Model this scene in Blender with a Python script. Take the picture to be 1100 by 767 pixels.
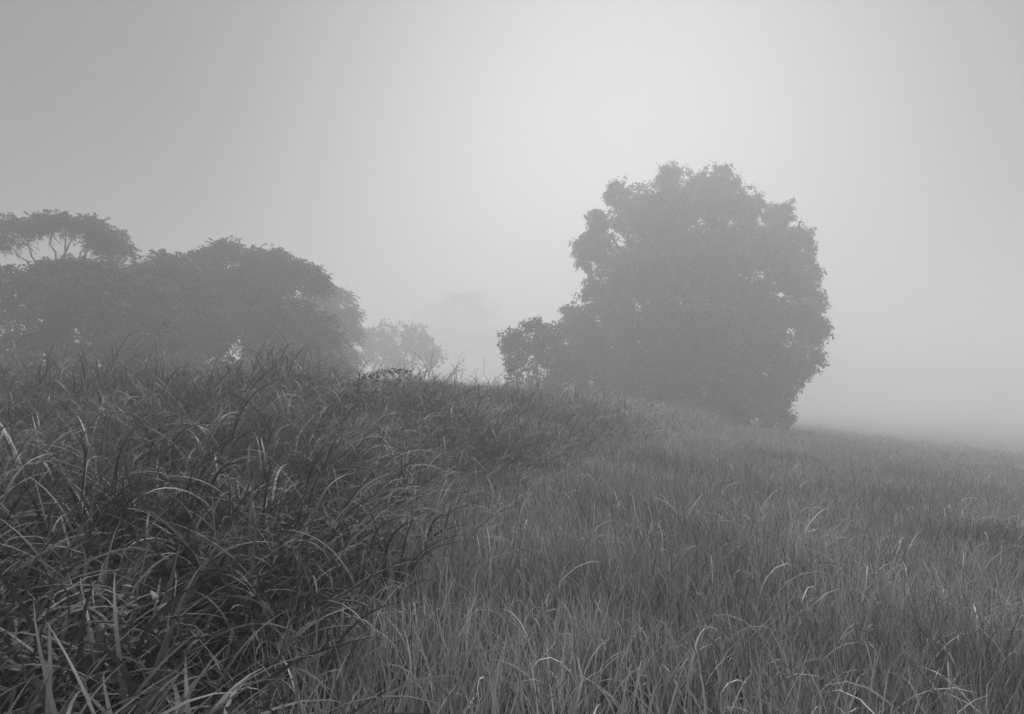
import bpy, math
import numpy as np

for _o in list(bpy.data.objects):
    bpy.data.objects.remove(_o)
scene = bpy.context.scene
COL = scene.collection
R = math.radians
rng = np.random.default_rng(11)

# ------------------------------------------------------------------ camera, sky, sun, exposure
EYE, F, HZ = 1.7, 779.0, 415.0          # eye height, focal length and horizon row of the 1100 px wide photograph
cd = bpy.data.cameras.new('camera')
cd.sensor_width = 36.0
cd.lens = 36.0 * F / 1100.0
cd.shift_y = (HZ - 383.5) / 1100.0
cd.clip_start, cd.clip_end = 0.05, 4000
cam = bpy.data.objects.new('camera', cd)
cam.location = (0, 0, EYE)
cam.rotation_euler = (R(90), 0, 0)
COL.objects.link(cam)
scene.camera = cam

SUN_EL, SUN_AZ = 55.0, 12.0             # the sun stands high behind the fog ahead, a little right of centre
world = bpy.data.worlds.new('World')
scene.world = world
world.use_nodes = True
nt = world.node_tree
nt.nodes.clear()
n_out = nt.nodes.new('ShaderNodeOutputWorld')
n_bg = nt.nodes.new('ShaderNodeBackground')
n_sky = nt.nodes.new('ShaderNodeTexSky')
n_sky.sky_type = 'NISHITA'
n_sky.sun_disc = False
n_sky.sun_elevation = R(SUN_EL)
n_sky.sun_rotation = R(SUN_AZ)
n_sky.dust_density = 6.0
n_sky.air_density = 1.0
n_bw = nt.nodes.new('ShaderNodeRGBToBW')
# a closed fog layer evens the clear sky's brightness out
n_pw = nt.nodes.new('ShaderNodeMath'); n_pw.operation = 'POWER'; n_pw.inputs[1].default_value = 0.3
# glow put into the sky well below the sun (a direction in the world)
n_tc = nt.nodes.new('ShaderNodeTexCoord')
n_dot = nt.nodes.new('ShaderNodeVectorMath'); n_dot.operation = 'DOT_PRODUCT'
ga, ge = R(8), R(9)
n_dot.inputs[1].default_value = (math.sin(ga) * math.cos(ge), math.cos(ga) * math.cos(ge), math.sin(ge))
n_ac = nt.nodes.new('ShaderNodeMath'); n_ac.operation = 'ARCCOSINE'
n_mr = nt.nodes.new('ShaderNodeMapRange'); n_mr.interpolation_type = 'SMOOTHSTEP'
n_mr.inputs['From Min'].default_value = R(2)
n_mr.inputs['From Max'].default_value = R(37)
n_mr.inputs['To Min'].default_value = 2.3
n_mr.inputs['To Max'].default_value = 0.2
n_mul = nt.nodes.new('ShaderNodeMath'); n_mul.operation = 'MULTIPLY'
nt.links.new(n_tc.outputs['Generated'], n_dot.inputs[0])
nt.links.new(n_dot.outputs['Value'], n_ac.inputs[0])
nt.links.new(n_ac.outputs[0], n_mr.inputs['Value'])
nt.links.new(n_sky.outputs[0], n_bw.inputs[0])
nt.links.new(n_bw.outputs[0], n_pw.inputs[0])
nt.links.new(n_pw.outputs[0], n_mul.inputs[0])
n_sep = nt.nodes.new('ShaderNodeSeparateXYZ')          # overcast cover: brighter towards the zenith
n_zen = nt.nodes.new('ShaderNodeMapRange'); n_zen.interpolation_type = 'SMOOTHSTEP'
n_zen.inputs['From Min'].default_value = 0.56
n_zen.inputs['From Max'].default_value = 0.95
n_zen.inputs['To Min'].default_value = 0.0
n_zen.inputs['To Max'].default_value = 5.0
n_add = nt.nodes.new('ShaderNodeMath'); n_add.operation = 'ADD'
nt.links.new(n_tc.outputs['Generated'], n_sep.inputs[0])
nt.links.new(n_sep.outputs['Z'], n_zen.inputs['Value'])
nt.links.new(n_mr.outputs['Result'], n_add.inputs[0])
nt.links.new(n_zen.outputs['Result'], n_add.inputs[1])
nt.links.new(n_add.outputs[0], n_mul.inputs[1])
nt.links.new(n_mul.outputs[0], n_bg.inputs['Color'])
n_bg.inputs['Strength'].default_value = 0.10
nt.links.new(n_bg.outputs[0], n_out.inputs['Surface'])

sd = bpy.data.lights.new('sun', 'SUN')
sd.energy = 1.5
sd.angle = R(30)
sun = bpy.data.objects.new('sun', sd)
sun.rotation_euler = (R(90 - SUN_EL), 0, R(180 - SUN_AZ))
COL.objects.link(sun)

scene.view_settings.view_transform = 'Standard'
scene.view_settings.look = 'None'
scene.view_settings.gamma = 1.0
scene.view_settings.use_curve_mapping = False
scene.view_settings.exposure = 0.78
scene.render.engine = 'CYCLES'
cy = scene.cycles
cy.use_denoising = True
cy.max_bounces = 8
cy.diffuse_bounces = 2
cy.glossy_bounces = 2
cy.transmission_bounces = 3
cy.volume_bounces = 4
cy.transparent_max_bounces = 8
cy.use_adaptive_sampling = False

# ------------------------------------------------------------------ helpers
def at(px, py, dist):
    return np.array([(px - 550.0) / F * dist, dist, EYE + (HZ - py) / F * dist])

def sstep(a, b, x):
    t = np.clip((x - a) / (b - a), 0, 1)
    return t * t * (3 - 2 * t)

_perm = np.random.default_rng(5).random((256, 256))
def noise(x, y, s=1.0, o=0.0):
    x = np.asarray(x, float) / s + o + 1000; y = np.asarray(y, float) / s + 1.7 * o + 1000
    xi, yi = np.floor(x).astype(int), np.floor(y).astype(int)
    fx, fy = x - xi, y - yi
    fx, fy = fx * fx * (3 - 2 * fx), fy * fy * (3 - 2 * fy)
    p = lambda i, j: _perm[i % 256, j % 256]
    return (p(xi, yi) * (1 - fx) + p(xi + 1, yi) * fx) * (1 - fy) + (p(xi, yi + 1) * (1 - fx) + p(xi + 1, yi + 1) * fx) * fy

def tussocks(x, y, cell, o=0.0):
    """nearest of a jittered grid of tussock hearts: offset from it, distance and its two random numbers"""
    gx, gy = np.floor(x / cell), np.floor(y / cell)
    best = np.full(len(x), 1e9); ox = np.zeros(len(x)); oy = np.zeros(len(x)); r1 = np.zeros(len(x)); r2 = np.zeros(len(x))
    for i in (-1, 0, 1):
        for j in (-1, 0, 1):
            a, b = (gx + i).astype(int), (gy + j).astype(int)
            p = lambda k: _perm[(a * 7 + k * 31 + int(o)) % 256, (b * 13 + k * 17) % 256]
            cx, cyy = (gx + i + p(1)) * cell, (gy + j + p(2)) * cell
            d = np.hypot(x - cx, y - cyy); m = d < best
            best = np.where(m, d, best); ox = np.where(m, x - cx, ox); oy = np.where(m, y - cyy, oy)
            r1 = np.where(m, p(3), r1); r2 = np.where(m, p(4), r2)
    return ox / cell, oy / cell, best / cell, r1, r2

EDGE_Y = [0, 3, 5.7, 9, 13, 22, 46, 80, 100, 400]
EDGE_X = [-1.3, -1.3, -1.3, -.8, .1, 2.8, 11.2, 26.5, 33, 60]
def edge(y):
    return np.interp(y, EDGE_Y, EDGE_X)

def ground(x, y):
    x = np.asarray(x, float); y = np.asarray(y, float)
    s = edge(y) - x
    xr = np.log1p(np.exp(np.clip((x + .5) / 2.0, -30, 30))) * 2.0       # the field tilts down to the right
    xr = np.where(x > 50, x + .5, xr)
    z = -0.118 * 120 * np.tanh(xr / 120) - .06
    z = z + sstep(0.0, 3.0, s) * sstep(3, 12, y) * 0.95
    z = z + 0.12 * (noise(x, y, 3.0) - .5) + 0.45 * (noise(x, y, 17.0, 3) - .5) * sstep(8, 30, np.hypot(x, y))
    return z

def mesh_obj(name, verts, faces, mat, parent=None, smooth=True):
    """faces: (M,4) or (M,3) integer array"""
    me = bpy.data.meshes.new(name)
    verts = np.ascontiguousarray(verts, dtype=np.float32).reshape(-1, 3)
    faces = np.ascontiguousarray(faces, dtype=np.int32)
    k = faces.shape[1]
    me.vertices.add(len(verts)); me.vertices.foreach_set('co', verts.ravel())
    me.loops.add(faces.size); me.loops.foreach_set('vertex_index', faces.ravel())
    me.polygons.add(len(faces))
    me.polygons.foreach_set('loop_start', np.arange(0, faces.size, k, dtype=np.int32))
    me.polygons.foreach_set('use_smooth', np.full(len(faces), smooth))
    me.update(calc_edges=True)
    me.materials.append(mat)
    o = bpy.data.objects.new(name, me)
    COL.objects.link(o)
    if parent is not None:
        o.parent = parent
    return o

def tag(o, label=None, cat=None, group=None, kind=None):
    for k, v in (('label', label), ('category', cat), ('group', group), ('kind', kind)):
        if v: o[k] = v
    return o

def empty(name, loc, label, cat, group=None):
    o = bpy.data.objects.new(name, None)
    o.empty_display_size = 0.2
    o.location = tuple(float(v) for v in loc)
    COL.objects.link(o)
    return tag(o, label, cat, group, 'thing')

class Bag:
    """collects pieces of one mesh"""
    def __init__(self): self.v, self.f, self.n = [], [], 0
    def add(self, v, f):
        v = np.asarray(v, float).reshape(-1, 3)
        self.v.append(v); self.f.append(np.asarray(f, int) + self.n); self.n += len(v)
    def build(self, name, mat, parent=None, smooth=True):
        return mesh_obj(name, np.concatenate(self.v), np.concatenate(self.f), mat, parent, smooth)

# ------------------------------------------------------------------ materials (the photograph is black and white: every colour is a grey)
def leaf_material(name, lo, hi, rough=0.5, trans=0.35, spec=0.4, dry=0.0, dryval=0.3, blotch=0.0, blotch_scale=1.0):
    m = bpy.data.materials.new(name); m.use_nodes = True
    t = m.node_tree; t.nodes.clear()
    out = t.nodes.new('ShaderNodeOutputMaterial')
    geo = t.nodes.new('ShaderNodeNewGeometry')
    ramp = t.nodes.new('ShaderNodeValToRGB')
    e = ramp.color_ramp.elements
    e[0].position = 0; e[0].color = (lo, lo, lo, 1)
    e[1].position = max(0.05, 1 - dry - .03); e[1].color = (hi, hi, hi, 1)
    if dry > 0:
        q = e.new(1 - dry); q.color = (dryval, dryval, dryval, 1)
    t.links.new(geo.outputs['Random Per Island'], ramp.inputs[0])
    col = ramp.outputs[0]
    tc = t.nodes.new('ShaderNodeTexCoord')
    nz = t.nodes.new('ShaderNodeTexNoise'); nz.inputs['Scale'].default_value = 9.0; nz.inputs['Detail'].default_value = 2
    t.links.new(tc.outputs['Object'], nz.inputs['Vector'])
    mr = t.nodes.new('ShaderNodeMapRange'); mr.inputs['To Min'].default_value = .75; mr.inputs['To Max'].default_value = 1.25
    t.links.new(nz.outputs[0], mr.inputs['Value'])
    mx = t.nodes.new('ShaderNodeMix'); mx.data_type = 'RGBA'; mx.blend_type = 'MULTIPLY'; mx.inputs[0].default_value = 1
    t.links.new(col, mx.inputs[6]); t.links.new(mr.outputs[0], mx.inputs[7])
    col = mx.outputs[2]
    if blotch > 0:
        n2 = t.nodes.new('ShaderNodeTexNoise'); n2.inputs['Scale'].default_value = blotch_scale; n2.inputs['Detail'].default_value = 3
        t.links.new(tc.outputs['Object'], n2.inputs['Vector'])
        m2 = t.nodes.new('ShaderNodeMapRange'); m2.inputs['From Min'].default_value = .3; m2.inputs['From Max'].default_value = .7
        m2.inputs['To Min'].default_value = 1 - blotch; m2.inputs['To Max'].default_value = 1 + blotch
        t.links.new(n2.outputs[0], m2.inputs['Value'])
        mx2 = t.nodes.new('ShaderNodeMix'); mx2.data_type = 'RGBA'; mx2.blend_type = 'MULTIPLY'; mx2.inputs[0].default_value = 1
        t.links.new(col, mx2.inputs[6]); t.links.new(m2.outputs[0], mx2.inputs[7])
        col = mx2.outputs[2]
    p = t.nodes.new('ShaderNodeBsdfPrincipled')
    p.inputs['Roughness'].default_value = rough
    p.inputs['Specular IOR Level'].default_value = spec
    t.links.new(col, p.inputs['Base Color'])
    tr = t.nodes.new('ShaderNodeBsdfTranslucent')
    t.links.new(col, tr.inputs['Color'])
    ms = t.nodes.new('ShaderNodeMixShader'); ms.inputs[0].default_value = trans
    t.links.new(p.outputs[0], ms.inputs[1]); t.links.new(tr.outputs[0], ms.inputs[2])
    t.links.new(ms.outputs[0], out.inputs['Surface'])
    return m

def plain_material(name, lo, hi, scale=6.0, rough=0.9):
    m = bpy.data.materials.new(name); m.use_nodes = True
    t = m.node_tree
    p = t.nodes['Principled BSDF']
    tc = t.nodes.new('ShaderNodeTexCoord')
    nz = t.nodes.new('ShaderNodeTexNoise'); nz.inputs['Scale'].default_value = scale; nz.inputs['Detail'].default_value = 6
    t.links.new(tc.outputs['Object'], nz.inputs['Vector'])
    r = t.nodes.new('ShaderNodeValToRGB')
    r.color_ramp.elements[0].position = .3; r.color_ramp.elements[0].color = (lo, lo, lo, 1)
    r.color_ramp.elements[1].position = .7; r.color_ramp.elements[1].color = (hi, hi, hi, 1)
    t.links.new(nz.outputs[0], r.inputs[0]); t.links.new(r.outputs[0], p.inputs['Base Color'])
    p.inputs['Roughness'].default_value = rough
    p.inputs['Specular IOR Level'].default_value = 0.1
    bp = t.nodes.new('ShaderNodeBump'); bp.inputs['Strength'].default_value = .6
    t.links.new(nz.outputs[0], bp.inputs['Height']); t.links.new(bp.outputs[0], p.inputs['Normal'])
    return m

M_soil = plain_material('soil', .012, .035, 2.0)
M_bark = plain_material('bark', .05, .11, 9.0)
M_meadow = leaf_material('meadow_blade', .15, .53, rough=.5, trans=.12, spec=.4, dry=.025, dryval=.5, blotch=.35, blotch_scale=.35)
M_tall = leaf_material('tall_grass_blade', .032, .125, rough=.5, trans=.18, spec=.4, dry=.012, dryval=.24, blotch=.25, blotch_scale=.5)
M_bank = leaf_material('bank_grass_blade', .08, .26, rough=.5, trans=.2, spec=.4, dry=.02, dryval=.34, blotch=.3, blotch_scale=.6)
M_dark = leaf_material('dark_grass_blade', .03, .06, rough=.45, trans=.25, spec=.4)
M_pale = leaf_material('pale_grass_blade', .26, .34, rough=.5, trans=.35, spec=.4)
M_seed = leaf_material('seed_spikelet', .06, .13, rough=.7, trans=.15, spec=.2)
M_fluff = leaf_material('pale_bristle', .35, .5, rough=.8, trans=.3, spec=.1)
M_weed = leaf_material('weed_leaf', .12, .2, rough=.5, trans=.3, spec=.4)
M_leaf = leaf_material('broad_leaf', .035, .075, rough=.5, trans=.3, spec=.35)
M_frond = leaf_material('feathered_leaf', .03, .065, rough=.5, trans=.3, spec=.35)

# ------------------------------------------------------------------ ground
def make_ground():
    def axis(lim, fine, n):
        t = np.linspace(-1, 1, n)
        return np.sign(t) * (fine * np.abs(t) + (lim - fine) * np.abs(t) ** 5)
    xs, ys = axis(700, 60, 221), axis(700, 60, 221)
    X, Y = np.meshgrid(xs, ys)
    Z = ground(X, Y)
    v = np.stack([X, Y, Z], -1).reshape(-1, 3)
    n = len(xs)
    i, j = np.meshgrid(np.arange(n - 1), np.arange(n - 1))
    a = (j * n + i).ravel()
    f = np.stack([a, a + 1, a + n + 1, a + n], -1)
    tag(mesh_obj('ground', v, f, M_soil), kind='structure')
make_ground()

# ------------------------------------------------------------------ grass blades
def blades(base, L, w, az, tilt, bend, S=6, power=1.4, twist=0.0, fold=False, base_w=0.55):
    """arching strips: (N) blades that start at base, lean tilt from vertical towards az and bend over by bend"""
    N = len(base)
    s = np.linspace(0, 1, S + 1)
    smid = (s[1:] + s[:-1]) / 2
    phi = tilt[:, None] + bend[:, None] * smid[None, :] ** power
    ds = L[:, None] / S
    h = np.concatenate([np.zeros((N, 1)), np.cumsum(np.sin(phi) * ds, 1)], 1)
    z = np.concatenate([np.zeros((N, 1)), np.cumsum(np.cos(phi) * ds, 1)], 1)
    azs = az[:, None] + (twist * 0.5)[:, None] * s[None, :] ** 2 if np.ndim(twist) else np.repeat(az[:, None], S + 1, 1)
    spine = np.stack([base[:, 0, None] + h * np.cos(azs), base[:, 1, None] + h * np.sin(azs), base[:, 2, None] + z], -1)
    phin = tilt[:, None] + bend[:, None] * s[None, :] ** power
    tang = np.stack([np.sin(phin) * np.cos(azs), np.sin(phin) * np.sin(azs), np.cos(phin)], -1)
    side = np.stack([-np.sin(azs), np.cos(azs), np.zeros_like(azs)], -1)
    nor = np.cross(side, tang)
    roll = (twist[:, None] * (0.3 + s[None, :])) if np.ndim(twist) else np.zeros((N, S + 1))
    sd = side * np.cos(roll)[..., None] + nor * np.sin(roll)[..., None]
    up = np.cross(tang, sd)
    prof = np.minimum(1, base_w + 2.2 * s) * np.clip(1 - s ** 2.2, 0, 1) ** 0.8
    prof[-1] = 0.04
    wd = (w[:, None] * prof[None, :] * 0.5)[..., None]
    if fold:
        ring = np.stack([spine - sd * wd, spine + up * wd * 0.45, spine + sd * wd], 2)   # V-shaped section
        k = 3
    else:
        ring = np.stack([spine - sd * wd, spine + sd * wd], 2)
        k = 2
    v = ring.reshape(N * (S + 1) * k, 3)
    b = (np.arange(N) * (S + 1) * k)[:, None, None] + (np.arange(S) * k)[None, :, None] + np.arange(k - 1)[None, None, :]
    b = b.reshape(-1)
    f = np.stack([b, b + 1, b + k + 1, b + k], -1)
    return v, f

def sector(n, d0, d1, a0, a1):
    """n random points of a ring sector round the camera's foot; angles from +Y, clockwise, in degrees"""
    d = np.sqrt(rng.uniform(d0 ** 2, d1 ** 2, n)); a = np.radians(rng.uniform(a0, a1, n))
    return d * np.sin(a), d * np.cos(a)

def area(d0, d1, a0, a1):
    return (d1 ** 2 - d0 ** 2) * math.radians(a1 - a0) / 2

def make_meadow():
    bag = Bag()
    for d0, d1, dens, S, wk in ((1.3, 4.5, 480, 8, .8), (4.5, 8, 560, 7, .85), (8, 14, 420, 6, .95), (14, 26, 200, 5, 1.15), (26, 46, 90, 4, 1.7), (46, 90, 24, 3, 3.0), (90, 150, 6, 3, 9)):
        n = int(dens * area(d0, d1, -30, 46))
        x, y = sector(n, d0, d1, -30, 46)
        s = edge(y) - x + 0.45 * (noise(x, y, .8, 7) - .5) + rng.normal(0, .16, len(x))
        k = s < 0.12
        x, y = x[k], y[k]; n = len(x)
        cl = noise(x, y, .55, 2)                       # tufts
        big = noise(x, y, 2.6, 9)
        L = (0.32 + 0.30 * cl + 0.16 * big) * rng.uniform(.55, 1.25, n)
        w = rng.uniform(.008, .019, n) * wk
        az = rng.uniform(0, 2 * math.pi, n)
        tilt = np.abs(rng.normal(.16, .13, n)) + .12 * (noise(x, y, 1.9, 12) - .3)
        bend = np.clip(rng.gamma(1.0, .45, n), .03, 2.6)
        tall = rng.random(n) < .03
        L[tall] *= 1.35; bend[tall] = rng.uniform(1.0, 2.4, tall.sum()); w[tall] *= 1.25
        b = np.stack([x, y, ground(x, y) - .02], -1)
        bag.add(*blades(b, L, w, az, tilt, bend, S, 1.9, rng.normal(0, .9, n)))
    tag(bag.build('meadow_grass', M_meadow), kind='stuff')
make_meadow()

def culm_leaves(x, y, H, lean, laz, nl, S, wk, lmul=1.0, wind=.35):
    """leaves set alternately up leaning culms; returns strips of culms and leaves"""
    n = len(x)
    b = np.stack([x, y, ground(x, y) - .03], -1)
    out = []
    # culm: bends by lean over its length
    out.append(blades(b, H * .8, np.full(n, .005) * wk, laz, lean * .3, lean * .85, 4, 1.2, np.zeros(n), base_w=1.0))
    for q in range(nl):
        t = np.clip((q + .6 + rng.uniform(-.4, .4, n)) / (nl + .2), .05, .97)
        phi = lean * .3 + lean * .9 * t * .5
        hx = H * t * np.sin(phi); hz = H * t * np.cos(phi)
        p = b + np.stack([hx * np.cos(laz), hx * np.sin(laz), hz], -1)
        az = rng.uniform(0, 2 * math.pi, n)
        az = np.arctan2(np.sin(az) + wind * np.sin(laz), np.cos(az) + wind * 1.4)
        L = rng.uniform(.55, 1.25, n) * lmul * (1 - .3 * t)
        w = rng.uniform(.009, .022, n) * wk
        tilt = rng.uniform(.15, .75, n); bend = rng.uniform(.6, 1.9, n)
        out.append(blades(p, L, w, az, tilt, bend, S, 1.25, rng.normal(0, .45, n), base_w=.7))
    return out

def make_tall():
    bags = {False: Bag(), True: Bag()}
    for d0, d1, dens, S, wk, nl in ((1.6, 5, 44, 9, 1.5, 5), (5, 7.2, 50, 9, 1.4, 5), (7.2, 9.5, 50, 8, 1.25, 5), (9.5, 15, 72, 6, .85, 5), (15, 24, 44, 5, 1.0, 5), (24, 42, 11, 4, 2.3, 5), (42, 100, 2.6, 4, 4.2, 5)):
        a0, a1 = -48, 24
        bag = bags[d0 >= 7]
        n = int(dens * area(d0, d1, a0, a1))
        x, y = sector(n, d0, d1, a0, a1)
        s = edge(y) - x + 0.45 * (noise(x, y, .8, 7) - .5) + rng.normal(0, .16, len(x))
        ox, oy, r, q1, q2 = tussocks(x, y, 1.9)
        k = (s > -0.05) & (rng.random(n) < 1.3 - 1.1 * r)
        x, y, s, ox, oy, r, q1, q2 = (v[k] for v in (x, y, s, ox, oy, r, q1, q2)); n = len(x)
        near = sstep(2.5, 9, np.hypot(x, y))
        H = (0.36 + (.20 + .50 * near) * sstep(0, 1.3, s)) * (.55 + .85 * q1) * np.clip(1.2 - .65 * r, .45, 1.2) * rng.uniform(.75, 1.2, n)
        lean = rng.uniform(.3, .8, n) + .75 * r + .35 * q2 + .25 * (d0 >= 9)
        wa = -.2 + 1.3 * (q2 - .5)                                    # each tussock hangs over its own way, mostly to the right
        laz = np.arctan2(.8 * np.sin(wa) + 1.1 * oy + rng.normal(0, .3, n), .8 * np.cos(wa) + 1.1 * ox + rng.normal(0, .3, n))
        for v, f in culm_leaves(x, y, H, lean, laz, nl, S, wk, 1.1 if d0 < 9 else .85):
            bag.add(v, f)
        # finer, matted undergrowth between the culms
        m = int(dens * 6 * area(d0, d1, a0, a1))
        x, y = sector(m, d0, d1, a0, a1)
        s = edge(y) - x + 0.45 * (noise(x, y, .8, 7) - .5) + rng.normal(0, .16, len(x))
        k = s > -0.05
        x, y, s = x[k], y[k], s[k]; m = len(x)
        ox, oy, r, q1, q2 = tussocks(x, y, 1.9)
        near = sstep(2.5, 9, np.hypot(x, y))
        L = (.42 + .75 * near * sstep(0, 1.3, s)) * (.5 + .8 * q1) * np.clip(1.2 - .65 * r, .45, 1.2) * rng.uniform(.6, 1.25, m)
        az = np.arctan2(1.0 * np.sin(-.2 + 1.3 * (q2 - .5)) + 1.1 * oy + rng.normal(0, .5, m), 1.0 + 1.1 * ox + rng.normal(0, .5, m))
        b = np.stack([x, y, ground(x, y) - .02], -1)
        bag.add(*blades(b, L, rng.uniform(.0035, .008, m) * wk, az, rng.uniform(.05, .5, m), rng.uniform(.6, 2.2, m), max(4, S - 2), 1.6, rng.normal(0, .8, m)))
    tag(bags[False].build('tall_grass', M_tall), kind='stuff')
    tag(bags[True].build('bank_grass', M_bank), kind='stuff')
make_tall()

# ------------------------------------------------------------------ trees
def tube(pts, radii, sides=7):
    pts = np.asarray(pts, float); n = len(pts)
    tan = np.gradient(pts, axis=0)
    tan /= np.linalg.norm(tan, axis=1)[:, None] + 1e-9
    ref = np.array([0.31, 0.95, 0.05])
    a = np.cross(tan, ref); a /= np.linalg.norm(a, axis=1)[:, None] + 1e-9
    b = np.cross(tan, a)
    th = np.linspace(0, 2 * math.pi, sides, endpoint=False)
    ring = pts[:, None] + np.asarray(radii)[:, None, None] * (np.cos(th)[None, :, None] * a[:, None] + np.sin(th)[None, :, None] * b[:, None])
    v = ring.reshape(-1, 3)
    i, j = np.meshgrid(np.arange(n - 1), np.arange(sides), indexing='ij')
    p = (i * sides + j).ravel(); q = (i * sides + (j + 1) % sides).ravel()
    return v, np.stack([p, q, q + sides, p + sides], -1)

def limb(p0, p1, r0, r1, sag=.15, n=7):
    t = np.linspace(0, 1, n)[:, None]
    p0, p1 = np.asarray(p0, float), np.asarray(p1, float)
    d = np.linalg.norm(p1 - p0)
    c = p0 + (p1 - p0) * t
    c[:, 2] += (np.sin(t[:, 0] * math.pi) * sag * d)
    wob = rng.normal(0, .03 * d, (n, 3)); wob[0] = wob[-1] = 0
    return tube(c + wob, np.linspace(r0, r1, n), 6)

def unit(v):
    return v / (np.linalg.norm(v, axis=-1, keepdims=True) + 1e-9)

def frames(d):
    """two unit vectors square to each direction, randomly rolled"""
    r = unit(rng.normal(size=d.shape)); a = unit(np.cross(d, r))
    return a, np.cross(d, a)

def kite_leaves(p, d, length, width):
    """one folded five-cornered leaf per row: p stalk end, d direction"""
    a, b = frames(d)
    l = length[:, None]; w = width[:, None]
    tip = p + d * l - np.array([0, 0, .12]) * l
    L = p + d * l * .42 + a * w * .5 + b * w * .12
    Rr = p + d * l * .42 - a * w * .5 + b * w * .12
    N = len(p)
    v = np.stack([p, Rr, tip, L], 1).reshape(-1, 3)
    i = np.arange(N)[:, None] * 4
    return v, np.concatenate([i, i + 1, i + 2, i + 3], 1)

def lobe_clusters(lobes, per_m2, inner=.55, bunch=(.26, .46), nb=9, flat=1.0, core=.72, cw=.45):
    """leaf-cluster points on the skins of the bunches that sit round every crown mass, with the outward direction; lobes (x,y,z,rx,ry,rz)"""
    P, D = [], []
    lb = np.asarray(lobes, float)
    for x, y, z, a, b, c in lb:
        sub = [(x, y, z, a * core, b * core, c * core, cw)]
        for u in unit(rng.normal(size=(nb, 3)) * np.array([1, 1, .9]) + np.array([0, 0, .15])):
            k = rng.uniform(*bunch)
            h = rng.uniform(.72, 1.02)
            sub.append((x + u[0] * a * h, y + u[1] * b * h, z + u[2] * c * h, a * k, b * k, c * k * flat, 1.0))
        for sx, sy, sz, sa, sb, sc, wt in sub:
            n = max(5, int(wt * per_m2 * 4 * math.pi * ((sa * sb) ** 1.6 / 3 + (sa * sc) ** 1.6 / 3 + (sb * sc) ** 1.6 / 3) ** (1 / 1.6)))
            u = unit(rng.normal(size=(n, 3)))
            r = rng.uniform(inner, 1.0, n) ** .6
            P.append(np.array([sx, sy, sz]) + u * np.array([sa, sb, sc]) * r[:, None]); D.append(u)
    P, D = np.concatenate(P), np.concatenate(D)
    keep = np.ones(len(P), bool)      # thin out the shaded heart of each mass
    for x, y, z, a, b, c in lb:
        q = (((P - [x, y, z]) / [a, b, c]) ** 2).sum(1)
        keep &= (q > .30) | (rng.random(len(P)) < .25)
    return P[keep], D[keep]

def broadleaf_crown(lobes, per_m2, per_cluster, leaf, spread, inner=.55, nb=9, bunch=(.26, .46), core=.72, cw=.45):
    P, D = lobe_clusters(lobes, per_m2, inner, bunch, nb, 1.0, core, cw)
    n = len(P)
    tw = unit(D + rng.normal(0, .6, (n, 3)) + np.array([0, 0, .1]))
    k = per_cluster
    t = rng.uniform(-.6, 1, (n, k))
    pos = P[:, None] + tw[:, None] * t[..., None] * spread + rng.normal(0, spread * .24, (n, k, 3))
    d = unit(tw[:, None] * .7 + rng.normal(0, .75, (n, k, 3)) + np.array([0, 0, -.25]))
    pos, d = pos.reshape(-1, 3), d.reshape(-1, 3)
    m = len(pos)
    L = leaf * rng.uniform(.65, 1.25, m)
    return kite_leaves(pos, d, L, L * rng.uniform(.6, .95, m)), P, D

def feather_crown(lobes, per_m2, fr=9, pairs=8, flen=.75, inner=.7, leaflet=.17, nb=7, bunch=(.28, .5)):
    """rosettes of drooping pinnate fronds at the branch ends"""
    P, D = lobe_clusters(lobes, per_m2, inner, bunch, nb, .75)
    k = D[:, 2] > -.55
    P, D = P[k], D[k]
    n = len(P)
    az = (np.arange(fr)[None, :] / fr * 2 * math.pi + rng.uniform(0, 6.28, (n, 1)) + rng.normal(0, .25, (n, fr)))
    el = rng.uniform(.0, .95, (n, fr))
    out = unit(D * np.array([1, 1, .5]) + np.array([0, 0, .55]))
    a, b = frames(out)
    d0 = unit(out[:, None] * np.sin(el)[..., None] + (a[:, None] * np.cos(az)[..., None] + b[:, None] * np.sin(az)[..., None]) * np.cos(el)[..., None])
    d0 = d0.reshape(-1, 3); p0 = np.repeat(P, fr, 0)
    m = len(p0)
    fl = flen * rng.uniform(.7, 1.25, m)
    t = np.linspace(.18, 1, pairs)
    droop = rng.uniform(.25, .6, m)
    mid = p0[:, None] + d0[:, None] * (fl[:, None] * t[None])[..., None]
    mid[..., 2] -= (droop * fl)[:, None] * t[None] ** 2
    side = unit(np.cross(d0, np.array([0, 0, 1.0])) + 1e-4)
    tang = unit(d0[:, None] - np.array([0, 0, 1.0]) * (2 * droop[:, None] * t[None])[..., None])
    pos, dr = [], []
    for sg in (-1, 1):
        dd = unit(side[:, None] * sg + tang * .45 + np.array([0, 0, -.35]) + rng.normal(0, .12, mid.shape))
        pos.append(mid.reshape(-1, 3)); dr.append(dd.reshape(-1, 3))
    pos, dr = np.concatenate(pos), np.concatenate(dr)
    L = leaflet * rng.uniform(.7, 1.2, len(pos))
    return kite_leaves(pos, dr, L, L * .42), P, D

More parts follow.
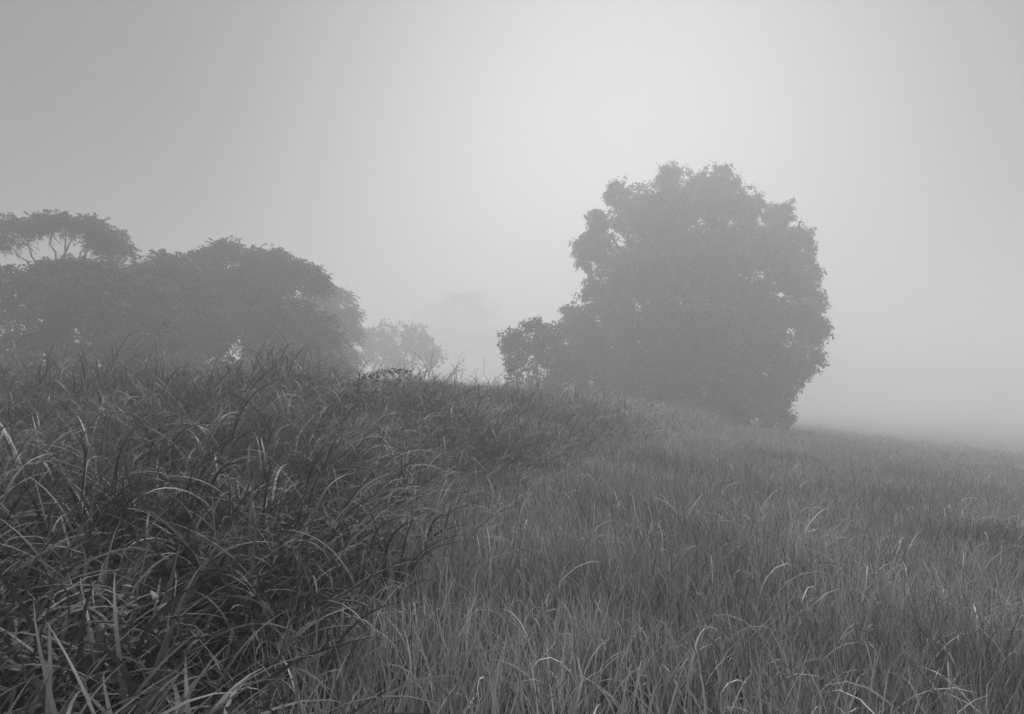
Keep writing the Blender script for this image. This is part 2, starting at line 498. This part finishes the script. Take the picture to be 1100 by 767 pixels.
def build_tree(name, loc, lobes, style, label, cat, group=None, trunk_r=.25, fork=.35, stems=1, limb_n=60, **kw):
    """lobes are relative to loc"""
    root = empty(name, loc, label, cat, group)
    fn = broadleaf_crown if style == 'broad' else feather_crown
    (v, f), P, D = fn(lobes, **kw)
    mat = M_leaf if style == 'broad' else M_frond
    bag = Bag()
    lb = np.asarray(lobes, float)
    top = lb[:, 2].max()
    for sidx in range(stems):
        off = rng.normal(0, .35 * (stems > 1) * (1 + trunk_r), 2)
        fk = np.array([off[0] * 2.0, off[1] * 2.0, top * fork])
        bag.add(*tube(np.array([[off[0], off[1], -.3], [off[0] * 1.02, off[1], .1], [off[0] * 1.1, off[1] * 1.1, top * fork * .3], [off[0] * 1.5 + .05, off[1] * 1.5, top * fork * .65], fk]),
                      np.array([1.45, 1.2, .95, .85, .72]) * trunk_r, 9))
        for i, (x, y, z, a, b, c) in enumerate(lb):
            if stems > 1 and i % stems != sidx: continue
            bag.add(*limb(fk, (x, y, z), trunk_r * .5, trunk_r * .12, .06))
    # secondary branches from the lobe hearts to the leaf clusters
    pick = rng.choice(len(P), min(limb_n, len(P)), replace=False)
    for i in pick:
        c = lb[np.argmin(((lb[:, :3] - P[i]) ** 2).sum(1))][:3]
        bag.add(*limb(c, P[i], trunk_r * .14, trunk_r * .03, .08, 5))
    bag.build('trunk', M_bark, root)
    mesh_obj('crown', v, f, mat, root, smooth=False)
    return root

def lobes_from(spots, dist, base, ry=1.0, squash=1.0):
    """round crown masses measured off the photograph as (px, py, radius px[, depth offset m]) at their real distance"""
    out = []
    for s in spots:
        px, py, r = s[:3]; dy = s[3] if len(s) > 3 else 0.0
        dd = dist + dy
        p = at(px, py, dd) - base
        rm = r / F * dd
        out.append((p[0], p[1], p[2], rm, rm * ry, rm * squash))
    return out

def foot(px, dist):
    x = (px - 550) / F * dist
    return np.array([x, dist, float(ground(x, dist))])

# the great tree
D0 = 80.0
b0 = foot(745, D0)
big = [(632, 266, 13, 0), (642, 240, 11, 0), (665, 212, 13, 0), (838, 230, 13, 0), (862, 275, 20, 0), (868, 325, 20, 0), (620, 345, 16, 0), (640, 325, 18, 0), (835, 415, 22, 0), (855, 400, 16, 0), (720, 230, 30, 0), (780, 240, 30, 0), (752, 210, 26, 0), (712, 212, 26, 1), (795, 212, 24, -1), (678, 232, 24, 0), (648, 258, 20, .5), (740, 240, 42, -5), (748, 240, 40, 6), (772, 204, 22, 0), (730, 202, 22, 1),
       (700, 262, 38, -4), (820, 245, 26, 1), (852, 262, 20, 0), (864, 296, 17, .5), (800, 285, 46, -5), (800, 285, 42, 6), (700, 315, 48, 6), (685, 318, 44, -6), (640, 282, 14, 0),
       (752, 330, 60, -8), (752, 330, 58, 8), (850, 325, 28, 0), (868, 350, 18, 0), (845, 365, 34, 1), (862, 388, 18, 0), (820, 398, 36, -1), (842, 410, 14, 0), (878, 352, 10, 0),
       (650, 315, 20, 0), (645, 342, 26, 1), (622, 352, 15, 0), (650, 375, 32, -1), (700, 380, 44, -4), (760, 392, 44, -5), (800, 418, 28, -3), (815, 434, 15, -1), (832, 430, 13, 0),
       (700, 382, 44, 6), (780, 388, 48, 6), (685, 282, 30, 0), (745, 290, 36, 0), (690, 405, 40, 0), (740, 412, 36, 0), (800, 340, 40, 0)]
build_tree('broadleaf_tree', b0, lobes_from(big, D0, b0), 'broad',
           'great round-crowned broadleaf tree standing alone in fog at the far edge of the meadow', 'tree',
           trunk_r=.75, fork=.28, limb_n=200, per_m2=.98, per_cluster=40, leaf=.28, spread=.68, nb=10, core=.8, cw=.5, bunch=(.22, .42))

# shrubs round its foot
b = foot(572, 66)
build_tree('leafy_shrub', b, lobes_from([(570, 365, 17), (556, 378, 14), (590, 372, 22), (575, 390, 24), (600, 392, 24), (548, 368, 9), (574, 352, 9), (560, 398, 18), (585, 405, 20), (610, 405, 20), (635, 414, 18), (605, 416, 18)], 66, b), 'broad',
           'loose leafy shrub with open sprays, left of the great tree', 'shrub',
           trunk_r=.08, fork=.3, stems=4, limb_n=80, per_m2=1.5, per_cluster=18, leaf=.25, spread=.55, inner=.3)
b = foot(622, 72)
build_tree('feather_leaved_shrub', b, lobes_from([(622, 350, 16), (608, 368, 18), (636, 372, 24), (620, 392, 24), (655, 392, 26), (640, 410, 24)], 72, b, squash=.8), 'feather',
           'tall feathery-leaved shrub wedged between the loose leafy shrub and the great tree', 'shrub',
           trunk_r=.1, fork=.3, stems=3, limb_n=30, per_m2=.9, flen=1.0, leaflet=.24)
b = foot(720, 68)
build_tree('pale_shrub', b, lobes_from([(720, 400, 30), (690, 412, 24), (755, 412, 28), (735, 425, 26), (700, 430, 22), (660, 420, 20)], 68, b), 'broad',
           'low rounded shrub in front of the great tree trunk', 'shrub',
           trunk_r=.07, fork=.3, stems=4, limb_n=40, per_m2=1.8, per_cluster=18, leaf=.24, spread=.6)
b = foot(800, 75)
build_tree('arching_shrub', b, lobes_from([(795, 425, 24), (770, 432, 22), (818, 441, 14), (785, 442, 18), (834, 448, 9), (845, 452, 6)], 75, b), 'broad',
           'dense low shrub under the right side of the great tree', 'shrub',
           trunk_r=.07, fork=.3, stems=4, limb_n=30, per_m2=1.8, per_cluster=18, leaf=.24, spread=.6)

# the trees on the left
TL = 'feathery trees in the fog on the left'
FT = dict(flen=1.2, leaflet=.27)
b = foot(60, 50)
build_tree('feather_leaved_tree', b, lobes_from([(72, 240, 12), (97, 243, 14), (117, 252, 11), (50, 238, 12), (25, 244, 16), (0, 258, 16), (126, 266, 7), (104, 262, 7, 2)], 50, b, ry=1.6, squash=.36), 'feather',
           'tallest of the left-hand trees, its flat open crown showing pale fog between the boughs', 'tree', TL,
           trunk_r=.2, fork=.6, stems=3, limb_n=60, per_m2=.34, nb=6, fr=7, flen=.85, leaflet=.22)
b = foot(95, 47)
build_tree('feather_leaved_tree', b, lobes_from([(92, 294, 11), (112, 292, 9), (70, 296, 10), (52, 294, 10), (95, 316, 24), (60, 318, 26), (130, 313, 22), (20, 318, 28), (80, 345, 40), (130, 345, 36), (30, 350, 42), (160, 318, 20), (100, 325, 40, 2.5), (-15, 320, 36), (100, 375, 30), (140, 380, 28), (35, 385, 28), (85, 398, 26), (130, 402, 24), (20, 402, 26)], 47, b, ry=1.3, squash=.85), 'feather',
           'broad bushy tree below the tall flat-crowned one, its foliage down to the grass', 'tree', TL,
           trunk_r=.2, fork=.25, stems=3, limb_n=30, per_m2=.5, **FT)
b = foot(185, 52)
build_tree('feather_leaved_tree', b, lobes_from([(178, 288, 11), (158, 295, 10), (198, 285, 8), (183, 310, 18), (162, 312, 15), (180, 335, 32), (215, 340, 32), (165, 355, 34), (210, 365, 34), (190, 322, 34, 3), (180, 385, 28), (215, 385, 26), (165, 404, 22), (205, 405, 22)], 52, b, ry=1.3, squash=.85), 'feather',
           'mid-height tree filling the dip between the bushy tree and the domed one', 'tree', TL,
           trunk_r=.2, fork=.28, stems=2, limb_n=30, per_m2=.5, **FT)
b = foot(270, 56)
build_tree('feather_leaved_tree', b, lobes_from([(215, 279, 9), (243, 273, 13), (279, 281, 12), (295, 281, 8), (317, 292, 10), (338, 301, 9), (262, 304, 13), (235, 300, 13), (300, 306, 14), (240, 322, 24), (285, 328, 26), (318, 334, 24), (338, 350, 24), (260, 350, 38), (305, 360, 34), (225, 350, 30), (280, 335, 36, 4), (255, 382, 28), (295, 386, 26), (330, 382, 22), (245, 404, 22), (285, 406, 22), (325, 404, 22), (350, 398, 16)], 56, b, ry=1.3, squash=.8), 'feather',
           'domed tree with knobbly tufted top on the right of the dark left-hand mass', 'tree', TL,
           trunk_r=.22, fork=.28, stems=2, limb_n=40, per_m2=.5, **FT)
b = foot(352, 84)
build_tree('feather_leaved_tree', b, lobes_from([(362, 325, 18), (345, 328, 20), (374, 340, 12), (350, 355, 26), (370, 362, 16), (335, 350, 24, 3), (350, 385, 24), (372, 385, 14)], 84, b, ry=1.2, squash=.85), 'feather',
           'fainter grey tree looking out from behind the domed one', 'tree', TL,
           trunk_r=.3, fork=.3, stems=1, limb_n=30, per_m2=.6, flen=1.3, leaflet=.3)
b = foot(430, 140)
build_tree('round_tree', b, lobes_from([(424, 358, 15), (405, 363, 15), (446, 363, 14), (425, 372, 18), (396, 376, 13), (460, 374, 12), (437, 386, 15), (410, 388, 14), (466, 384, 9)], 140, b), 'broad',
           'small faint tree standing free in the fog gap, its short stem just seen', 'tree',
           trunk_r=.35, fork=.4, limb_n=40, per_m2=.45, per_cluster=16, leaf=.5, spread=1.0)
b = foot(490, 400)
build_tree('misty_tree', b, lobes_from([(488, 338, 20), (465, 350, 22), (515, 348, 22), (490, 362, 30), (455, 372, 18), (525, 370, 20), (500, 335, 18)], 400, b), 'broad',
           'barely visible tall tree dissolving into the fog behind the gap', 'tree',
           trunk_r=.5, fork=.35, limb_n=40, per_m2=.2, per_cluster=14, leaf=.9, spread=1.6)

# ------------------------------------------------------------------ single plants that stand out of the grass
def on_ground(px, dist):
    x = (px - 550) / F * dist
    return np.array([x, dist, float(ground(x, dist))])

def spine_curve(H, lean0, bend, az, n=24, power=2.0):
    s = np.linspace(0, 1, n)
    ph = lean0 + bend * s ** power
    ds = H / (n - 1)
    h = np.cumsum(np.sin(ph) * ds); z = np.cumsum(np.cos(ph) * ds)
    return np.stack([h * math.cos(az), h * math.sin(az), z], -1)

def seed_grass(px, dist, H, bend, az, label, head=.42, dense=26, spike=.016, nleaf=4, lift=0.0):
    p = on_ground(px, dist); p[2] += lift
    root = empty('seed_grass', p, label, 'grass plant')
    c = spine_curve(H, .12, bend, az)
    v, f = tube(c, np.linspace(.0045, .0012, len(c)), 5)
    mesh_obj('stem', v, f, M_dark, root)
    # seed head: drooping branchlets hung with spikelets
    i0 = int(len(c) * (1 - head))
    bag, tw = Bag(), Bag()
    for k in range(dense):
        q = rng.uniform(0, 1)
        i = int(i0 + q * (len(c) - 1 - i0))
        L = (.07 + .36 * (1 - q)) * rng.uniform(.6, 1.2)
        b = np.array([c[i]])
        a_ = np.array([az + rng.normal(0, .8)])
        vv, ff = blades(b, np.array([L]), np.array([.0022]), a_, np.array([rng.uniform(.7, 1.5)]), np.array([rng.uniform(.5, 1.4)]), 5, 1.2, base_w=1.0)
        tw.add(vv, ff)
        ring = vv.reshape(6, 2, 3).mean(1)
        m = 11
        t = rng.uniform(.2, 1, m) * 5
        j = np.minimum(t.astype(int), 4); fr = (t - j)[:, None]
        pos = ring[j] * (1 - fr) + ring[j + 1] * fr
        d = unit(rng.normal(0, .6, (m, 3)) + np.array([math.cos(az) * .5, math.sin(az) * .5, -.5]))
        l = spike * rng.uniform(.7, 1.3, m)
        bag.add(*kite_leaves(pos, d, l, l * .42))
    h = bag.build('seed_head', M_seed, root, smooth=False)
    tw.build('branchlet', M_dark, h)
    n = nleaf
    ii = (np.linspace(.12, .55, n) * len(c)).astype(int)
    vv, ff = blades(c[ii], rng.uniform(.45, .8, n), rng.uniform(.010, .016, n), az + rng.normal(0, 1.2, n), rng.uniform(.3, .7, n), rng.uniform(.9, 1.8, n), 7, 1.3, rng.normal(0, .4, n))
    vvv = vv.reshape(n, -1, 3)
    for k in range(n):
        kf = np.arange(7) * 2
        mesh_obj('leaf', vvv[k], np.stack([kf, kf + 1, kf + 3, kf + 2], -1), M_tall, root)
    return root

seed_grass(318, 8.2, 2.38, 1.7, -.12, 'largest dark drooping seed head, arching to the right over the tall grass bank', head=.55, dense=70, spike=.024)
seed_grass(346, 8.8, 2.05, 1.4, .3, 'dark feathery seed head rising just behind the largest drooping one', head=.45, dense=40, spike=.02)
seed_grass(146, 13, 2.05, .35, .4, 'thin upright seed stalk in front of the bushy tree on the left', head=.35, dense=18, nleaf=3)
seed_grass(466, 15, 1.75, .7, .2, 'slender seed stalk leaning right below the small faint tree', head=.35, dense=16, nleaf=3)
seed_grass(528, 21, 1.75, .8, .1, 'fine seed stalk at the crest of the bank left of the loose leafy shrub', head=.35, dense=18, nleaf=3)

def tussock(px, dist, n, rad, H, mat, lean, az, label, lmul=1.0, wind=.5):
    p = on_ground(px, dist)
    root = empty('grass_tussock', p, label, 'grass tussock')
    a = rng.uniform(0, 6.28, n); r = rad * np.sqrt(rng.random(n))
    x, y = p[0] + r * np.cos(a), p[1] + r * np.sin(a)
    laz = az + rng.normal(0, .35, n)
    parts = culm_leaves(x, y, H * rng.uniform(.75, 1.1, n), rng.uniform(.7, 1.2, n) * lean, laz, 5, 8, 1.0, lmul, wind)
    st, lv = Bag(), Bag()
    for k, (v, f) in enumerate(parts):
        (st if k == 0 else lv).add(v - p, f)
    st.build('stem', mat, root); lv.build('leaves', mat, root)
    return root
tussock(255, 11.5, 60, .75, 1.5, M_bank, .7, -.1, 'rounded grass mound standing above the bank before the domed tree', .8)
tussock(182, 6.6, 10, .16, 1.35, M_dark, .75, .0, 'dark grass clump whose blades arch over to the right near the centre of the bank', 1.0, 1.2)
tussock(82, 6.0, 22, .28, 1.05, M_dark, .9, .1, 'dark bent grass clump lying over at the left end of the bank', .9, 1.2)
tussock(272, 6.4, 10, .2, 1.05, M_dark, .8, -.1, 'small dark grass clump hanging to the right, left of the largest seed head', .9, 1.1)

def foxtail(px, dist, H, az, label):
    p = on_ground(px, dist)
    root = empty('foxtail_grass', p, label, 'grass plant', 'pale foxtail heads on the bank')
    c = spine_curve(H, .08, .9, az, 20, 3.0)
    v, f = tube(c, np.linspace(.003, .0012, len(c)), 5)
    mesh_obj('stem', v, f, M_tall, root)
    m = 420
    t = rng.random(m)
    i = (t * 3.99).astype(int) + len(c) - 5
    fr = (t * 3.99 % 1)[:, None]
    pos = c[i] * (1 - fr) + c[i + 1] * fr
    d = unit(rng.normal(size=(m, 3)) + unit(c[i + 1] - c[i]) * .8)
    l = .028 * np.sin(np.pi * np.clip(t * .9 + .08, 0, 1)) ** .5 * rng.uniform(.7, 1.2, m)
    v, f = kite_leaves(pos, d, l, l * .16)
    mesh_obj('flower_head', v, f, M_fluff, root, smooth=False)
foxtail(440, 9.2, 1.42, -.1, 'tallest pale fluffy foxtail head, in the middle of the bank')
foxtail(428, 9.0, 1.26, .5, 'pale foxtail head left of and below the tallest one')
foxtail(446, 8.8, 1.18, -.4, 'lowest pale foxtail head, right under the tallest one')

def weed(px, dist, H, n, label):
    p = on_ground(px, dist)
    root = empty('leafy_weed', p, label, 'weed')
    c = spine_curve(H, .1, .3, .5, 14)
    v, f = tube(c, np.linspace(.004, .002, len(c)), 5)
    mesh_obj('stem', v, f, M_weed, root)
    bag = Bag()
    i = rng.integers(5, 14, n)
    bag.add(*blades(c[i], rng.uniform(.05, .1, n), rng.uniform(.03, .05, n), rng.uniform(0, 6.28, n), rng.uniform(.6, 1.3, n), rng.uniform(.2, .9, n), 6, 1.2, base_w=.25, fold=True))
    bag.build('leaves', M_weed, root)
weed(108, 3.9, .72, 26, 'broad-leaved weed among the dark blades in the lower left of the grass')
weed(136, 3.8, .68, 14, 'smaller pale-leaved weed just right of the broad-leaved one')

def bent_blade(px, dist, L, w, az, tilt, bend, label):
    p = on_ground(px, dist)
    v, f = blades(np.zeros((1, 3)), np.array([L]), np.array([w]), np.array([az]), np.array([tilt]), np.array([bend]), 14, 1.5, np.array([.3]), fold=True)
    o = mesh_obj('withered_grass', v, f, M_pale, None)
    o.location = tuple(float(q) for q in p)
    tag(o, label, 'grass blade', kind='thing')
bent_blade(392, 5.2, 1.15, .022, math.pi * .95, .02, 1.5, 'long pale withered blade bent over to the left where bank and meadow meet')
bent_blade(470, 6.8, 1.2, .02, .1, .35, 1.4, 'pale straw blade arching to the right along the foot of the bank')
bent_blade(420, 4.6, .7, .02, 2.6, .02, 2.2, 'short pale curled blade at the left edge of the meadow')
bent_blade(985, 5.0, .8, .017, .2, .3, 1.7, 'pale arched blade low on the right of the meadow')

# ------------------------------------------------------------------ haze
def make_haze():
    m = bpy.data.materials.new('haze'); m.use_nodes = True
    t = m.node_tree; t.nodes.clear()
    out = t.nodes.new('ShaderNodeOutputMaterial')
    pv = t.nodes.new('ShaderNodeVolumePrincipled')
    pv.inputs['Color'].default_value = (.97, .97, .97, 1)
    pv.inputs['Density'].default_value = 0.008
    pv.inputs['Density Attribute'].default_value = ''
    pv.inputs['Anisotropy'].default_value = 0.5
    t.links.new(pv.outputs[0], out.inputs['Volume'])
    m.cycles.homogeneous_volume = True
    x0, x1, y0, y1, z0, z1 = -720, 720, -720, 720, -18, 36
    v = [(x, y, z) for x in (x0, x1) for y in (y0, y1) for z in (z0, z1)]
    f = [(0, 1, 3, 2), (4, 6, 7, 5), (0, 4, 5, 1), (2, 3, 7, 6), (0, 2, 6, 4), (1, 5, 7, 3)]
    tag(mesh_obj('haze', v, f, m, smooth=False), kind='stuff')
make_haze()
